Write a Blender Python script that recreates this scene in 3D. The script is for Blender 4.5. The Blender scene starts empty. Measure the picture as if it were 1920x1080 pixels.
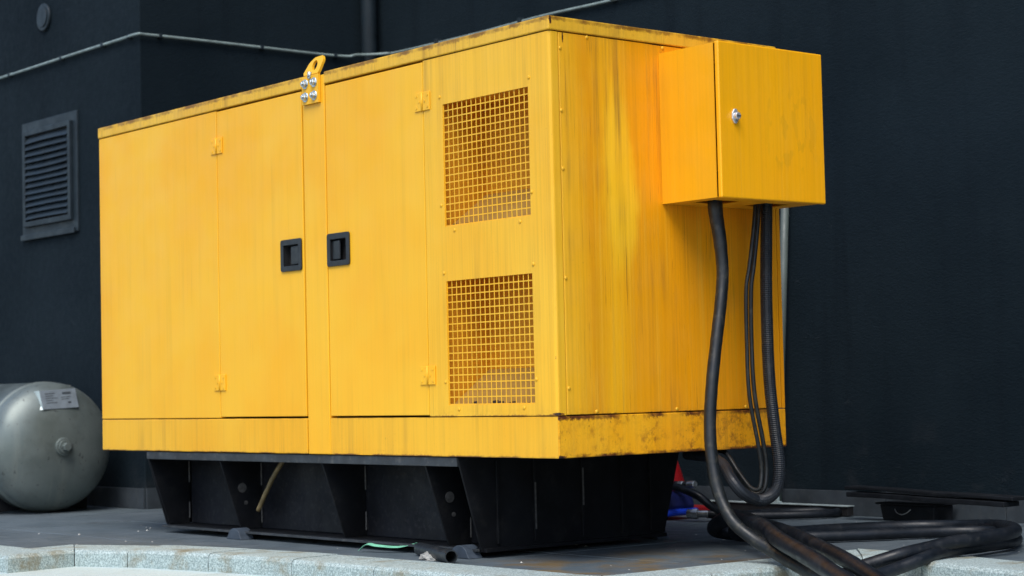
import bpy, bmesh, math, random
from mathutils import Vector, Matrix
random.seed(7)
R = math.radians
sc = bpy.context.scene
C = sc.collection

# ------------------------------------------------------------------ camera, sky, sun, exposure
GZ = 0.345                      # height of the canopy's lower edge above the paving
cam_d = bpy.data.cameras.new('camera'); cam = bpy.data.objects.new('camera', cam_d); C.objects.link(cam)
yaw, pit, rol = -0.87768, 0.053274, -0.0232106
fw = Vector((math.sin(yaw)*math.cos(pit), math.cos(yaw)*math.cos(pit), math.sin(pit)))
rt = Vector((math.cos(yaw), -math.sin(yaw), 0)); up = rt.cross(fw)
r2 = rt*math.cos(rol) + up*math.sin(rol); u2 = -rt*math.sin(rol) + up*math.cos(rol)
M = Matrix((r2, u2, -fw)).transposed().to_4x4(); M.translation = (4.56314, -3.96484, 0.21532 + GZ)
cam.matrix_world = M
cam_d.sensor_width = 36; cam_d.lens = 3611.836/1920*36; cam_d.clip_end = 2000; cam_d.clip_start = .05
cam_d.dof.use_dof = True; cam_d.dof.focus_distance = 6.3; cam_d.dof.aperture_fstop = 4.5
sc.camera = cam

SUN_EL, SUN_AZ = 54, 143        # degrees; azimuth clockwise from +Y
w = bpy.data.worlds.new('World'); sc.world = w; w.use_nodes = True
wn = w.node_tree.nodes; bg = wn['Background']
sky = wn.new('ShaderNodeTexSky'); sky.sky_type = 'NISHITA'; sky.sun_disc = False
sky.sun_elevation = R(SUN_EL); sky.sun_rotation = R(SUN_AZ); sky.dust_density = 1.5; sky.air_density = 1.0; sky.ozone_density = 1.0
w.node_tree.links.new(sky.outputs[0], bg.inputs[0]); bg.inputs[1].default_value = 0.12
sd = bpy.data.lights.new('sun', 'SUN'); sd.energy = 1.5; sd.angle = R(35); sd.color = (1.0, .975, .93)
sun = bpy.data.objects.new('sun', sd); C.objects.link(sun)
sv = Vector((math.sin(R(SUN_AZ))*math.cos(R(SUN_EL)), math.cos(R(SUN_AZ))*math.cos(R(SUN_EL)), math.sin(R(SUN_EL))))
sun.rotation_euler = sv.to_track_quat('Z', 'Y').to_euler(); sun.location = sv*20
sc.view_settings.view_transform = 'Standard'; sc.view_settings.look = 'None'
sc.view_settings.exposure = 0.87; sc.view_settings.gamma = 1.0; sc.view_settings.use_curve_mapping = False
sc.render.engine = 'CYCLES'; sc.cycles.use_denoising = True; sc.cycles.max_bounces = 8

# ------------------------------------------------------------------ material helpers
class N:
    def __init__(s, name):
        s.m = bpy.data.materials.new(name); s.m.use_nodes = True
        s.t = s.m.node_tree; s.b = s.t.nodes['Principled BSDF']
        s.co = s.t.nodes.new('ShaderNodeTexCoord').outputs['Object']
    def link(s, a, b): s.t.links.new(a, b)
    def put(s, sock, v):
        if hasattr(v, 'is_output'): s.link(v, sock)
        else: sock.default_value = v
    def node(s, typ, ins=(), **props):
        n = s.t.nodes.new(typ)
        for k, v in props.items(): setattr(n, k, v)
        for k, v in (ins.items() if isinstance(ins, dict) else enumerate(ins)):
            if v is not None: s.put(n.inputs[k], v)
        return n
    def mapped(s, scale, loc=(0, 0, 0)):
        return s.node('ShaderNodeMapping', {'Vector': s.co, 'Scale': scale, 'Location': loc}).outputs[0]
    def noise(s, scale, detail=3, rough=.55, vec=None, dist=0):
        return s.node('ShaderNodeTexNoise', {'Vector': vec or s.co, 'Scale': scale, 'Detail': detail, 'Roughness': rough, 'Distortion': dist}).outputs[0]
    def rng(s, v, a, b, c=0., d=1.):
        return s.node('ShaderNodeMapRange', {0: v, 1: a, 2: b, 3: c, 4: d}, interpolation_type='SMOOTHSTEP').outputs[0]
    def math(s, op, a, b=None, c=None):
        return s.node('ShaderNodeMath', (a, b, c), operation=op).outputs[0]
    def mix(s, f, a, b, mode='MIX'):
        n = s.node('ShaderNodeMix', data_type='RGBA', blend_type=mode)
        s.put(n.inputs[0], f)
        for k, v in ((6, a), (7, b)):
            s.put(n.inputs[k], (*v, 1) if isinstance(v, tuple) and len(v) == 3 else v)
        return n.outputs[2]
    def ramp(s, f, stops):
        n = s.node('ShaderNodeValToRGB', (f,)); e = n.color_ramp.elements
        while len(e) < len(stops): e.new(.5)
        for k, (p, c) in enumerate(stops): e[k].position = p; e[k].color = (*c, 1)
        return n.outputs[0]
    def xyz(s): return s.node('ShaderNodeSeparateXYZ', (s.co,)).outputs
    def bump(s, h, strength, dist=.01, base=None):
        return s.node('ShaderNodeBump', {'Height': h, 'Strength': strength, 'Distance': dist, **({'Normal': base} if base else {})}).outputs[0]
    def done(s, col, rough=.5, metal=0., normal=None, spec=.5):
        s.put(s.b.inputs['Base Color'], (*col, 1) if isinstance(col, tuple) and len(col) == 3 else col)
        s.put(s.b.inputs['Roughness'], rough); s.put(s.b.inputs['Metallic'], metal); s.b.inputs['Specular IOR Level'].default_value = spec
        if normal: s.link(normal, s.b.inputs['Normal'])
        return s.m

RUST = (.10, .028, .008); GRIME = (.25, .118, .018)
def paint(name, a, b, grime=.25, streak=.5, rust=(), rust_edge=0., rough=.42, bumps=.12, zone=None, specks=0., grime_y=None, chips=(), mottle=0.):
    """weathered sheet-metal enamel: fading between a and b, rain streaks, grime, rust along given seams"""
    s = N(name); x, y, z = s.xyz()
    big = s.rng(s.noise(1.7, 3), .36, .66)
    col = s.mix(big, a, b)
    if zone: col = zone(s, col, x, y, z)
    fine = s.rng(s.noise(1, 6, .7, s.mapped((95, 95, 1.0))), .40, .68)
    col = s.mix(s.math('MULTIPLY', fine, .20*streak), col, (.40, .20, .010))
    lite = s.rng(s.noise(1, 5, .65, s.mapped((70, 70, .6), (3, 5, 1))), .5, .75)
    col = s.mix(s.math('MULTIPLY', lite, .26*streak), col, (.90, .56, .06))
    g2 = s.rng(s.noise(1, 6, .7, s.mapped((130, 130, 1.6), (1, 9, 2))), .56, .72)
    g2 = s.math('MULTIPLY', g2, s.rng(s.noise(5.5, 3), .45, .60))
    g = s.rng(s.noise(1, 5, .62, s.mapped((22, 22, .8), (7, 2, 4))), .47, .72)
    g = s.math('MULTIPLY', g, s.rng(s.noise(2.3, 2), .36, .62))
    if grime_y: g = s.math('MULTIPLY', g, s.math('MULTIPLY', s.rng(y, grime_y[0], grime_y[1]), s.rng(y, grime_y[3], grime_y[2])))
    col = s.mix(s.math('MULTIPLY', g, grime), col, GRIME)
    col = s.mix(s.math('MULTIPLY', g2, min(1, grime*1.3)), col, (.14, .07, .012))
    if specks:
        k = s.rng(s.noise(120, 4, .7), .60, .70)
        k = s.math('MULTIPLY', k, s.rng(s.noise(6, 3), .45, .62))
        col = s.mix(s.math('MULTIPLY', k, specks), col, (.13, .075, .015))
    for zs, wd, am in rust:
        d = s.math('ABSOLUTE', s.math('SUBTRACT', z, zs + GZ))
        near = s.rng(d, 0, wd, 1, 0)
        nn = s.noise(75, 8, .75)
        low = s.rng(s.noise(7.5, 4, .6), .36, .60)
        f = s.rng(s.math('ADD', s.math('MULTIPLY', near, .45), s.math('MULTIPLY', nn, .62)), .60, .72)
        f = s.math('MULTIPLY', s.math('MULTIPLY', f, near), s.math('MULTIPLY', low, am))
        halo = s.math('MULTIPLY', s.math('MULTIPLY', s.rng(d, 0, wd*2.2, 1, 0), s.rng(nn, .4, .7)), .35*am)
        col = s.mix(s.math('MULTIPLY', halo, low), col, (.34, .13, .012))
        col = s.mix(f, col, RUST)
    if mottle:
        k = s.math('MULTIPLY', s.rng(s.noise(26, 9, .75), .46, .64), s.rng(s.noise(5.5, 3, .6), .38, .60))
        col = s.mix(s.math('MULTIPLY', k, mottle), col, (.36, .13, .010))
        k = s.math('MULTIPLY', s.rng(s.noise(60, 9, .8), .57, .66), s.rng(s.noise(8, 3, .6), .44, .60))
        col = s.mix(s.math('MULTIPLY', k, mottle), col, RUST)
    for cx, cy, cz, rh, rz in chips:
        v = s.node('ShaderNodeVectorMath', (s.co, (cx, cy, cz + GZ)), operation='SUBTRACT').outputs[0]
        v = s.node('ShaderNodeVectorMath', (v, (rh, rh, rz)), operation='DIVIDE').outputs[0]
        d = s.node('ShaderNodeVectorMath', (v,), operation='LENGTH').outputs['Value']
        d = s.math('ADD', d, s.math('MULTIPLY', s.math('SUBTRACT', s.noise(210, 5, .7), .5), 2.4))
        col = s.mix(s.rng(d, 1.25, .95), col, (.30, .11, .012)); col = s.mix(s.rng(d, .95, .8), col, (.035, .016, .010))
    h = s.math('ADD', s.math('MULTIPLY', s.noise(2.2, 2), 1.0), s.math('MULTIPLY', s.noise(140, 3), .012 if bumps < .3 else .09))
    nr = s.bump(h, bumps, .02)
    return s.done(col, s.rng(s.noise(9, 4), .3, .7, rough - .06, rough + .12), 0, nr, .42)

YEL = (.90, .482, .020); YEL2 = (.89, .425, .009); ORA = (.86, .385, .006); ORA2 = (.68, .285, .004)
def end_zone(s, col, x, y, z):
    yy = s.math('ADD', y, s.math('MULTIPLY', s.math('SUBTRACT', s.noise(3.0, 4, .6, s.mapped((1, 1.6, .7))),   .5), .15))
    c = s.ramp(yy, [(0, (.92, .49, .026)), (.10, (.90, .43, .012)), (.16, (.80, .33, .005)), (.25, (.92, .44, .008)), (.36, (.84, .34, .004)), (.50, (.90, .345, .002)), (1., (.90, .325, .0015))])
    # a bleached yellow patch, tall and ragged
    dy = s.math('DIVIDE', s.math('SUBTRACT', yy, .29), .085); dz = s.math('DIVIDE', s.math('SUBTRACT', z, .90 + GZ), .33)
    rr = s.math('ADD', s.math('MULTIPLY', dy, dy), s.math('MULTIPLY', dz, dz))
    return s.mix(s.math('MULTIPLY', s.rng(rr, .25, 1.25, 1, 0), .8), c, (.98, .57, .018))
M_front = paint('yellow_enamel_front', YEL, YEL2, .12, .28, rough=.4, bumps=.22)
M_grill = paint('yellow_enamel_weathered', (.89, .495, .028), (.87, .44, .014), .36, 1.0, rust=((.1313, .02, .9),), specks=.25, chips=((-.002, .002, .139, .022, .004), (-.004, 0, .315, .002, .009), (-.003, 0, .48, .0015, .007)))
M_end = paint('yellow_enamel_end', YEL, ORA, .85, 1.25, zone=end_zone, rust=((.1313, .016, 1.0),), specks=.2, grime_y=(.02, .09, .46, .62), chips=((0, .058, 1.335, .003, .016), (0, .47, 1.352, .05, .003)))
M_skirt = paint('yellow_enamel_skirt', (.86, .455, .020), (.84, .405, .009), .34, .6, rust=((0., .014, .9), (.1313, .006, .5)), specks=.45, bumps=.14)
M_skirt_end = paint('yellow_enamel_skirt_end', (.92, .47, .015), (.92, .38, .006), .30, .8, rust=((0., .03, 1.1), (.1313, .04, 1.1)), specks=.55, bumps=.45, mottle=1.0, chips=((0, .008, .003, .02, .005),))
M_lid = paint('yellow_enamel_lid', (.82, .475, .036), (.78, .42, .022), .5, .8, rust=((1.394, .028, .8), (1.354, .006, .4)), specks=.4, chips=((.004, .004, 1.387, .005, .014),))
M_box = paint('orange_enamel_box', ORA, (.72, .345, .012), .12, .45, rough=.36)
def ghost(s, col, x, y, z):
    m = s.math('MULTIPLY', s.math('MULTIPLY', s.rng(y, .66, .74), s.rng(y, .97, .9)), s.math('MULTIPLY', s.rng(z, .90 + GZ, .95 + GZ), s.rng(z, 1.22 + GZ, 1.15 + GZ)))
    k = s.rng(s.noise(26, 2, .5, s.mapped((1, 1.4, .55))), .52, .60)
    return s.mix(s.math('MULTIPLY', s.math('MULTIPLY', m, k), .22), col, (.50, .27, .01))
M_boxdoor = paint('orange_enamel_box_door', (.98, .44, .005), (.97, .415, .005), .12, .6, zone=ghost, rough=.36)
M_duct = paint('orange_enamel_duct', (.76, .34, .014), (.70, .29, .009), .1, .2, rough=.6)
M_ledge = paint('dusty_enamel_ledge', (.44, .25, .05), (.38, .20, .035), .3, .3, rough=.8)

def plain(name, col, var=.25, rough=.5, metal=0., scale=12, bump=.0, bscale=80, dust=None, dustamt=.4, dscale=5, spec=.5):
    s = N(name)
    c = s.mix(s.rng(s.noise(scale, 4), .3, .7), tuple(v*(1-var) for v in col), tuple(min(1, v*(1+var)) for v in col))
    if dust: c = s.mix(s.math('MULTIPLY', s.rng(s.noise(dscale, 6, .7), .5, .72), dustamt), c, dust)
    n = s.bump(s.noise(bscale, 4), bump, .004) if bump else None
    return s.done(c, s.rng(s.noise(scale*1.7, 3), .3, .7, max(.05, rough-.08), min(1, rough+.1)), metal, n, spec)
M_black = plain('black_steel_paint', (.0042, .005, .0068), .3, .6, 0, 6, .15, 60, (.022, .022, .022), .4, 14, .18)
M_speck = plain('black_steel_paint_splashed', (.006, .007, .0105), .3, .55, 0, 6, .1, 60, (.06, .06, .06), .3, 55, .25)
M_rail = plain('dusty_steel_rail', (.026, .031, .036), .3, .6, 0, 10, .1, 60, (.12, .12, .11), .5, 30)
M_plastic = plain('black_plastic', (.013, .016, .019), .15, .42, 0, 20)
M_dark = plain('dark_recess', (.006, .006, .007), .2, .7)
M_core_litter = plain('dark_core_and_litter', (.03, .016, .004), .2, .7)
M_zinc = plain('zinc_bolt', (.55, .60, .62), .15, .32, .9, 60)
M_chrome = plain('chrome_lock', (.72, .73, .74), .05, .34, .7, 30)
M_rubber = plain('black_cable_rubber', (.0075, .0095, .011), .3, .42, 0, 14, .15, 70, (.07, .062, .042), .5, 30, .4)
M_rubber2 = plain('dusty_cable_rubber', (.0055, .008, .012), .3, .42, 0, 10, .15, 60, (.038, .037, .036), .5, 40, .35)
M_conduit = plain('corrugated_conduit_plastic', (.010, .013, .018), .2, .45, 0, 20, 0, 60, (.06, .055, .045), .3, 18, .35)
M_weld = plain('weld_bead', (.07, .07, .07), .3, .6, .3, 60)
M_lug = plain('grey_blue_lug', (.04, .055, .075), .2, .6, 0, 20)
M_hose = plain('yellowed_hose', (.17, .125, .055), .3, .5, 0, 30)
M_green = plain('green_strap', (.20, .55, .36), .2, .5, 0, 30)
M_red = plain('red_plastic', (.26, .005, .008), .15, .4, 0, 9)
M_blue = plain('blue_enamel', (.012, .06, .62), .2, .35, 0, 12)
M_navy = plain('navy_enamel', (.006, .010, .07), .2, .45, 0, 12)
M_steel = plain('steel_fitting', (.42, .44, .45), .2, .35, .85, 40)
M_strip = plain('galvanised_strip', (.42, .50, .50), .2, .4, .3, 20)
M_plate = plain('enamel_plate', (.17, .20, .225), .1, .5, 0, 30)
M_ink = plain('plate_ink', (.04, .05, .06), .1, .6)
M_vent = plain('vent_dark_paint', (.0125, .021, .028), .15, .5, 0, 8, spec=.35)
M_wire = plain('conductor_grey_green', (.22, .28, .27), .2, .5, .1, 20)
M_pvc = plain('grey_pipe', (.085, .105, .095), .1, .5, 0, 10)
M_board = plain('black_board', (.006, .0075, .010), .3, .6, 0, 20, 0, 60, (.03, .03, .03), .3, 12, .2)
M_plaster = plain('plaster_splash', (.27, .27, .25), .3, .85, 0, 40, .4, 60)

def wall_mat():
    s = N('navy_render'); x, y, z = s.xyz()
    c = s.mix(s.rng(s.noise(.9, 4), .3, .7), (.0048, .0102, .0148), (.0086, .0156, .0212))
    c = s.mix(s.math('MULTIPLY', s.rng(s.noise(1, 4, .6, s.mapped((9, 9, .5))), .5, .75), .5), c, (.0042, .0082, .0122))
    d = s.math('MULTIPLY', s.rng(z, .52, .08), s.rng(s.noise(4.5, 5, .65), .52, .70))
    c = s.mix(s.math('MULTIPLY', d, .4), c, (.035, .039, .044))
    sf = s.math('MULTIPLY', s.rng(s.noise(1, 6, .75, s.mapped((7, 7, 16), (2, 1, 5)), .6), .62, .70), s.rng(s.noise(.8, 2, .5, s.mapped((1, 1, 1), (9, 3, 2))), .5, .62))
    c = s.mix(s.math('MULTIPLY', sf, .35), c, (.026, .034, .042))
    h = s.math('ADD', s.math('MULTIPLY', s.noise(70, 4, .6, s.mapped((1, 1, 2.2))), .7), s.math('ADD', s.noise(6, 3), s.math('MULTIPLY', sf, .6)))
    return s.done(c, s.rng(s.noise(30, 3), .3, .7, .72, .9), 0, s.bump(h, .35, .012), .10)
M_wall = wall_mat()
def slate():
    s = N('slate_paving'); oi = s.node('ShaderNodeObjectInfo').outputs['Random']; x, y, z = s.xyz()
    c = s.mix(s.rng(s.noise(3.5, 5, .65), .3, .7), (.070, .094, .108), (.104, .132, .150))
    c = s.mix(s.math('MULTIPLY', oi, .3), c, (.075, .085, .098))
    c = s.mix(s.math('MULTIPLY', s.rng(s.noise(160, 3), .6, .7), .35), c, (.22, .23, .24))
    sc_ = s.rng(s.noise(1, 4, .7, s.mapped((5, 60, 1), (1, 2, 0)), 1.2), .64, .70)
    c = s.mix(s.math('MULTIPLY', sc_, .35), c, (.26, .28, .29))
    # rust-water stain that ran off the near corner of the canopy
    st = s.math('MULTIPLY', s.math('MULTIPLY', s.rng(x, -.55, -.15), s.rng(x, .55, .2)), s.math('MULTIPLY', s.rng(y, -.35, -.05), s.rng(y, .95, .45)))
    st = s.math('MULTIPLY', st, s.rng(s.noise(4.5, 5, .6), .42, .64))
    c = s.mix(s.math('MULTIPLY', st, .85), c, (.16, .10, .030))
    dk = s.rng(s.noise(2.6, 5, .6, s.mapped((1, 1, 1), (4, 1, 0))), .56, .70)
    c = s.mix(s.math('MULTIPLY', dk, .45), c, (.05, .055, .06))
    return s.done(c, s.rng(s.noise(12, 4), .3, .7, .48, .72), 0, s.bump(s.math('ADD', s.noise(60, 4), s.math('MULTIPLY', s.noise(9, 3), 2)), .18, .006), .5)
M_slate = slate()
def granite(name, a, b, dirt):
    s = N(name)
    c = s.mix(s.rng(s.noise(170, 3, .65), .40, .62), a, b)
    v = s.node('ShaderNodeTexVoronoi', {'Vector': s.co, 'Scale': 190.}).outputs['Distance']
    c = s.mix(s.math('MULTIPLY', s.rng(v, .32, .16), s.rng(s.noise(120, 2), .46, .6)), c, (.14, .17, .17))
    c = s.mix(s.math('MULTIPLY', s.rng(s.noise(7, 5, .65), .5, .74), dirt), c, (.20, .17, .10))
    return s.done(c, .72, 0, s.bump(s.noise(170, 3), .25, .004), .35)
M_kerb = granite('pale_granite', (.23, .29, .285), (.46, .55, .54), .95)
M_lower = granite('pale_concrete', (.46, .55, .54), (.54, .63, .61), .25)
M_asphalt = plain('asphalt', (.05, .05, .052), .25, .85, 0, 20, .4, 90)
M_mortar = plain('dark_mortar', (.045, .045, .045), .3, .9)
def tank_mat():
    s = N('grey_tank_enamel')
    c = s.mix(s.rng(s.noise(3, 4), .3, .7), (.135, .165, .158), (.20, .232, .220))
    c = s.mix(s.math('MULTIPLY', s.rng(s.noise(1, 4, .6, s.mapped((3, 14, 1.2))), .5, .75), .35), c, (.28, .29, .25))
    c = s.mix(s.math('MULTIPLY', s.rng(s.noise(9, 6, .7), .48, .72), .5), c, (.11, .125, .115))
    c = s.mix(s.math('MULTIPLY', s.rng(s.noise(30, 4, .7), .62, .68), .7), c, (.05, .05, .05))
    return s.done(c, s.rng(s.noise(6, 3), .3, .7, .36, .5), .45, None, .5)
M_tank = tank_mat()

# ------------------------------------------------------------------ mesh helpers
class MB:
    def __init__(s): s.v = []; s.f = []
    def add(s, vs, fs):
        o = len(s.v); s.v += [tuple(p) for p in vs]; s.f += [tuple(i+o for i in f) for f in fs]; return s
    def box(s, x0, x1, y0, y1, z0, z1):
        return s.add([(x, y, z) for z in (z0, z1) for x, y in ((x0, y0), (x1, y0), (x1, y1), (x0, y1))],
                     [(3, 2, 1, 0), (4, 5, 6, 7), (0, 1, 5, 4), (1, 2, 6, 5), (2, 3, 7, 6), (3, 0, 4, 7)])
    def prism(s, poly, off):
        n = len(poly); off = Vector(off); p = [Vector(q) for q in poly]
        return s.add(p + [q+off for q in p], [tuple(range(n-1, -1, -1)), tuple(range(n, 2*n))] + [(i, (i+1) % n, n+(i+1) % n, n+i) for i in range(n)])
    def tube(s, pts, r, seg=12, caps=True):
        pts = [Vector(p) for p in pts]; n = len(pts); rr = r if isinstance(r, list) else [r]*n
        t0 = (pts[1]-pts[0]).normalized(); a = t0.orthogonal().normalized(); vs = []
        for i in range(n):
            t = (pts[min(i+1, n-1)]-pts[max(i-1, 0)]).normalized()
            a = (a - t*a.dot(t)).normalized(); b = t.cross(a)
            vs += [pts[i] + (a*math.cos(2*math.pi*k/seg) + b*math.sin(2*math.pi*k/seg))*rr[i] for k in range(seg)]
        fs = [(i*seg+k, i*seg+(k+1) % seg, (i+1)*seg+(k+1) % seg, (i+1)*seg+k) for i in range(n-1) for k in range(seg)]
        if caps: fs += [tuple(range(seg-1, -1, -1)), tuple((n-1)*seg+k for k in range(seg))]
        return s.add(vs, fs)
    def sheet(s, us, vs, hole, mp):
        """plate with rectangular openings: mp(u, v, side) -> point, side 0 front / 1 back"""
        nu, nv = len(us), len(vs)
        ix = lambda i, j, k: (k*nu+i)*nv+j
        pts = [mp(us[i], vs[j], k) for k in (0, 1) for i in range(nu) for j in range(nv)]
        sol = lambda i, j: 0 <= i < nu-1 and 0 <= j < nv-1 and not hole(i, j)
        fs = []
        for i in range(nu-1):
            for j in range(nv-1):
                if not sol(i, j): continue
                fs.append((ix(i, j, 0), ix(i+1, j, 0), ix(i+1, j+1, 0), ix(i, j+1, 0)))
                fs.append((ix(i, j+1, 1), ix(i+1, j+1, 1), ix(i+1, j, 1), ix(i, j, 1)))
                for di, dj, a, b in ((0, -1, (i, j), (i+1, j)), (1, 0, (i+1, j), (i+1, j+1)), (0, 1, (i+1, j+1), (i, j+1)), (-1, 0, (i, j+1), (i, j))):
                    if not sol(i+di, j+dj): fs.append((ix(*b, 0), ix(*a, 0), ix(*a, 1), ix(*b, 1)))
        return s.add(pts, fs)
    def mesh(s, name, mat, smooth=False):
        me = bpy.data.meshes.new(name); me.from_pydata(s.v, [], s.f)
        bm = bmesh.new(); bm.from_mesh(me)
        loose = [v for v in bm.verts if not v.link_faces]; bmesh.ops.delete(bm, geom=loose, context='VERTS')
        bmesh.ops.recalc_face_normals(bm, faces=bm.faces); bm.to_mesh(me); bm.free()
        if smooth: me.polygons.foreach_set('use_smooth', [True]*len(me.polygons))
        me.materials.append(mat); return me
    def build(s, name, mat, parent=None, bevel=0., smooth=False, seg=2):
        return obj(name, s.mesh(name, mat, smooth), parent, bevel, seg)
def obj(name, me, parent=None, bevel=0., seg=2, loc=None, rot=None):
    o = bpy.data.objects.new(name, me); C.objects.link(o)
    if loc is not None: o.location = loc
    if rot is not None: o.rotation_euler = rot
    if parent:
        o.parent = parent
        if parent.type == 'EMPTY': o.matrix_parent_inverse = Matrix.Translation(-parent.location)
    if bevel:
        b = o.modifiers.new('bevel', 'BEVEL'); b.width = bevel; b.segments = seg; b.limit_method = 'ANGLE'; b.angle_limit = R(35)
    return o
def tag(o, label, cat, group=None):
    o['label'] = label; o['category'] = cat
    if group: o['group'] = group
    return o
def empty(name, loc, label, cat, group=None):
    o = bpy.data.objects.new(name, None); C.objects.link(o); o.location = loc; o.empty_display_size = .1
    return tag(o, label, cat, group)
def struct(o): o['kind'] = 'structure'; return o
def spline(pts, n=10):
    P = [Vector(p) for p in pts]; P = [P[0]*2-P[1]] + P + [P[-1]*2-P[-2]]; out = []
    for i in range(1, len(P)-2):
        a, b, c, d = P[i-1:i+3]
        for k in range(n):
            t = k/n
            out.append(.5*((2*b) + (c-a)*t + (2*a-5*b+4*c-d)*t*t + (3*b-a-3*c+d)*t**3))
    return out + [P[-2]]
def rrect(u0, u1, v0, v1, r, k=5):
    out = []
    for cu, cv, a0 in ((u1-r, v1-r, 0), (u0+r, v1-r, 90), (u0+r, v0+r, 180), (u1-r, v0+r, 270)):
        out += [(cu+r*math.cos(R(a0+90*i/k)), cv+r*math.sin(R(a0+90*i/k))) for i in range(k+1)]
    return out
def ring(outer, inner, mp, mb=None):
    """flat plate with a hole: equal-length loops, mp(u, v, side)"""
    mb = mb or MB(); n = len(outer)
    pts = [mp(*p, 0) for p in outer] + [mp(*p, 0) for p in inner] + [mp(*p, 1) for p in outer] + [mp(*p, 1) for p in inner]
    fs = []
    for i in range(n):
        j = (i+1) % n
        fs += [(i, j, n+j, n+i), (2*n+i, 3*n+i, 3*n+j, 2*n+j), (i, 2*n+i, 2*n+j, j), (n+i, n+j, 3*n+j, 3*n+i)]
    return mb.add(pts, fs)
Z = lambda v: v + GZ
SURF = .0

# ------------------------------------------------------------------ the setting: ground, paving, kerb, building
struct(MB().add([(-300, -300, -.066), (300, -300, -.066), (300, 300, -.066), (-300, 300, -.066)], [(0, 1, 2, 3)]).build('unseen_road', M_asphalt))  # unseen dark asphalt, added to cut bounce light on the lower faces
struct(MB().add([(-9, -1.75, -.06), (.6, -1.60, -.06), (6.5, -1.2, -.06), (6.5, 1.2, -.06), (-9, 1.2, -.06)], [(0, 1, 2, 3, 4)]).build('footpath', M_lower))

outer = [(-7.2, -.93), (-2.045, -.89), (-2.095, -.60), (-1.96, -.53), (-1.80, -.465), (-1.60, -.42), (-1.40, -.38), (-1.15, -.343), (-.85, -.322), (-.5, -.308), (0.0, -.305), (.25, -.305), (.38, -.28), (.46, -.21), (.495, -.10), (.50, .1), (.50, .5), (.50, .84), (.70, .832), (1.0, .765), (1.3, .71), (2.2, .56), (4.6, .16)]
KW = .205
def offset(path, d):
    out = []
    for i, p in enumerate(path):
        a = Vector(path[max(i-1, 0)]); b = Vector(path[min(i+1, len(path)-1)]); p = Vector(p)
        t1 = (p-a).normalized() if i else (b-p).normalized(); t2 = (b-p).normalized() if i < len(path)-1 else t1
        n1 = Vector((-t1.y, t1.x)); n2 = Vector((-t2.y, t2.x)); m = (n1+n2).normalized()
        out.append(p + m*d/max(.5, m.dot(n1)))
    return out
inner = offset(outer, KW)
def inside(px, py, poly):
    c = False; j = len(poly)-1
    for i in range(len(poly)):
        xi, yi = poly[i]; xj, yj = poly[j]
        if (yi > py) != (yj > py) and px < (xj-xi)*(py-yi)/(yj-yi)+xi: c = not c
        j = i
    return c
mid = [tuple(p) for p in offset(outer, KW*.4)]
region = mid + [(4.6, 2.4), (-4.3, 2.4), (-4.3, .95), (-7.2, .95)]
pave = struct(MB().add([(p[0], p[1], -.012) for p in mid] + [(4.6, 2.6, -.012), (-7.2, 2.6, -.012)], [tuple(range(len(mid)+2))]).build('pavement', M_mortar))
S = .60; cell = .05; nslab = 0
for gi in range(-12, 8):
    for gj in range(-2, 5):
        x0 = gi*S + .13; y0 = gj*S - .22 + (.0 if gi % 2 else .0)
        n = 12; keep = [[inside(x0+(a+.5)*cell, y0+(b+.5)*cell, region) for b in range(n)] for a in range(n)]
        tot = sum(map(sum, keep))
        if tot < 4: continue
        g = .0025
        dz = random.uniform(-.0012, .0012)
        full = tot == n*n
        us = [x0+g, x0+S-g] if full else [x0+g] + [x0+a*cell for a in range(1, n)] + [x0+S-g]
        vs = [y0+g, y0+S-g] if full else [y0+g] + [y0+b*cell for b in range(1, n)] + [y0+S-g]
        MB().sheet(us, vs, (lambda i, j: False) if full else (lambda i, j: not keep[i][j]), lambda u, v, k: (u, v, dz if k == 0 else -.011)).build('paving_slab', M_slate, pave, .0015 if full else 0, seg=1)
# granite kerb stones along the edge
kerb = empty('kerb', (0, -.3, 0), '', ''); del kerb['label']; del kerb['category']; struct(kerb)
cum = [0]
for a, b in zip(outer, outer[1:]): cum.append(cum[-1] + (Vector(b)-Vector(a)).length)
def at(path, s):
    for i in range(len(cum)-1):
        if s <= cum[i+1] or i == len(cum)-2:
            t = (s-cum[i])/(cum[i+1]-cum[i]); return Vector(path[i]).lerp(Vector(path[i+1]), t)
corners = [cum[i] for i in (2, 17)]
cuts = []; s_ = .25
while s_ < cum[-1]-.3:
    cuts.append(s_); s_ += random.uniform(.42, .50)
cuts = [c for c in cuts if all(abs(c-k) > .17 for k in corners) and not any(cum[i]-.12 < c < cum[j]+.12 for i, j in ((1, 1), (11, 14)))] + corners
cuts = sorted(cuts + [0, cum[-1]])
for a, b in zip(cuts, cuts[1:]):
    a2, b2 = a+.0022, b-.0022
    ss = [a2] + [c for c in cum if a2+.012 < c < b2-.012] + [b2]
    dz = random.uniform(.003, .007); mb = MB(); n = len(ss)
    O = [at(outer, q) for q in ss]; I = [at(inner, q) for q in ss]
    prof = [(0, -.13), (0, dz-.014), (.011, dz-.003), (.03, dz), (1, dz), (1, -.02)]
    vs = []
    for o_, i_ in zip(O, I):
        for f, zz in prof:
            p = o_.lerp(i_, f if f in (0, 1) else f/.205*1.0); vs.append((p.x, p.y, zz))
    m = len(prof)
    fs = [(i*m+k, (i+1)*m+k, (i+1)*m+k+1, i*m+k+1) for i in range(n-1) for k in range(m-1)] + [tuple(range(m)), tuple((n-1)*m+k for k in range(m-1, -1, -1))]
    mb.add(vs, fs).build('kerb_stone', M_kerb, kerb)

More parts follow.
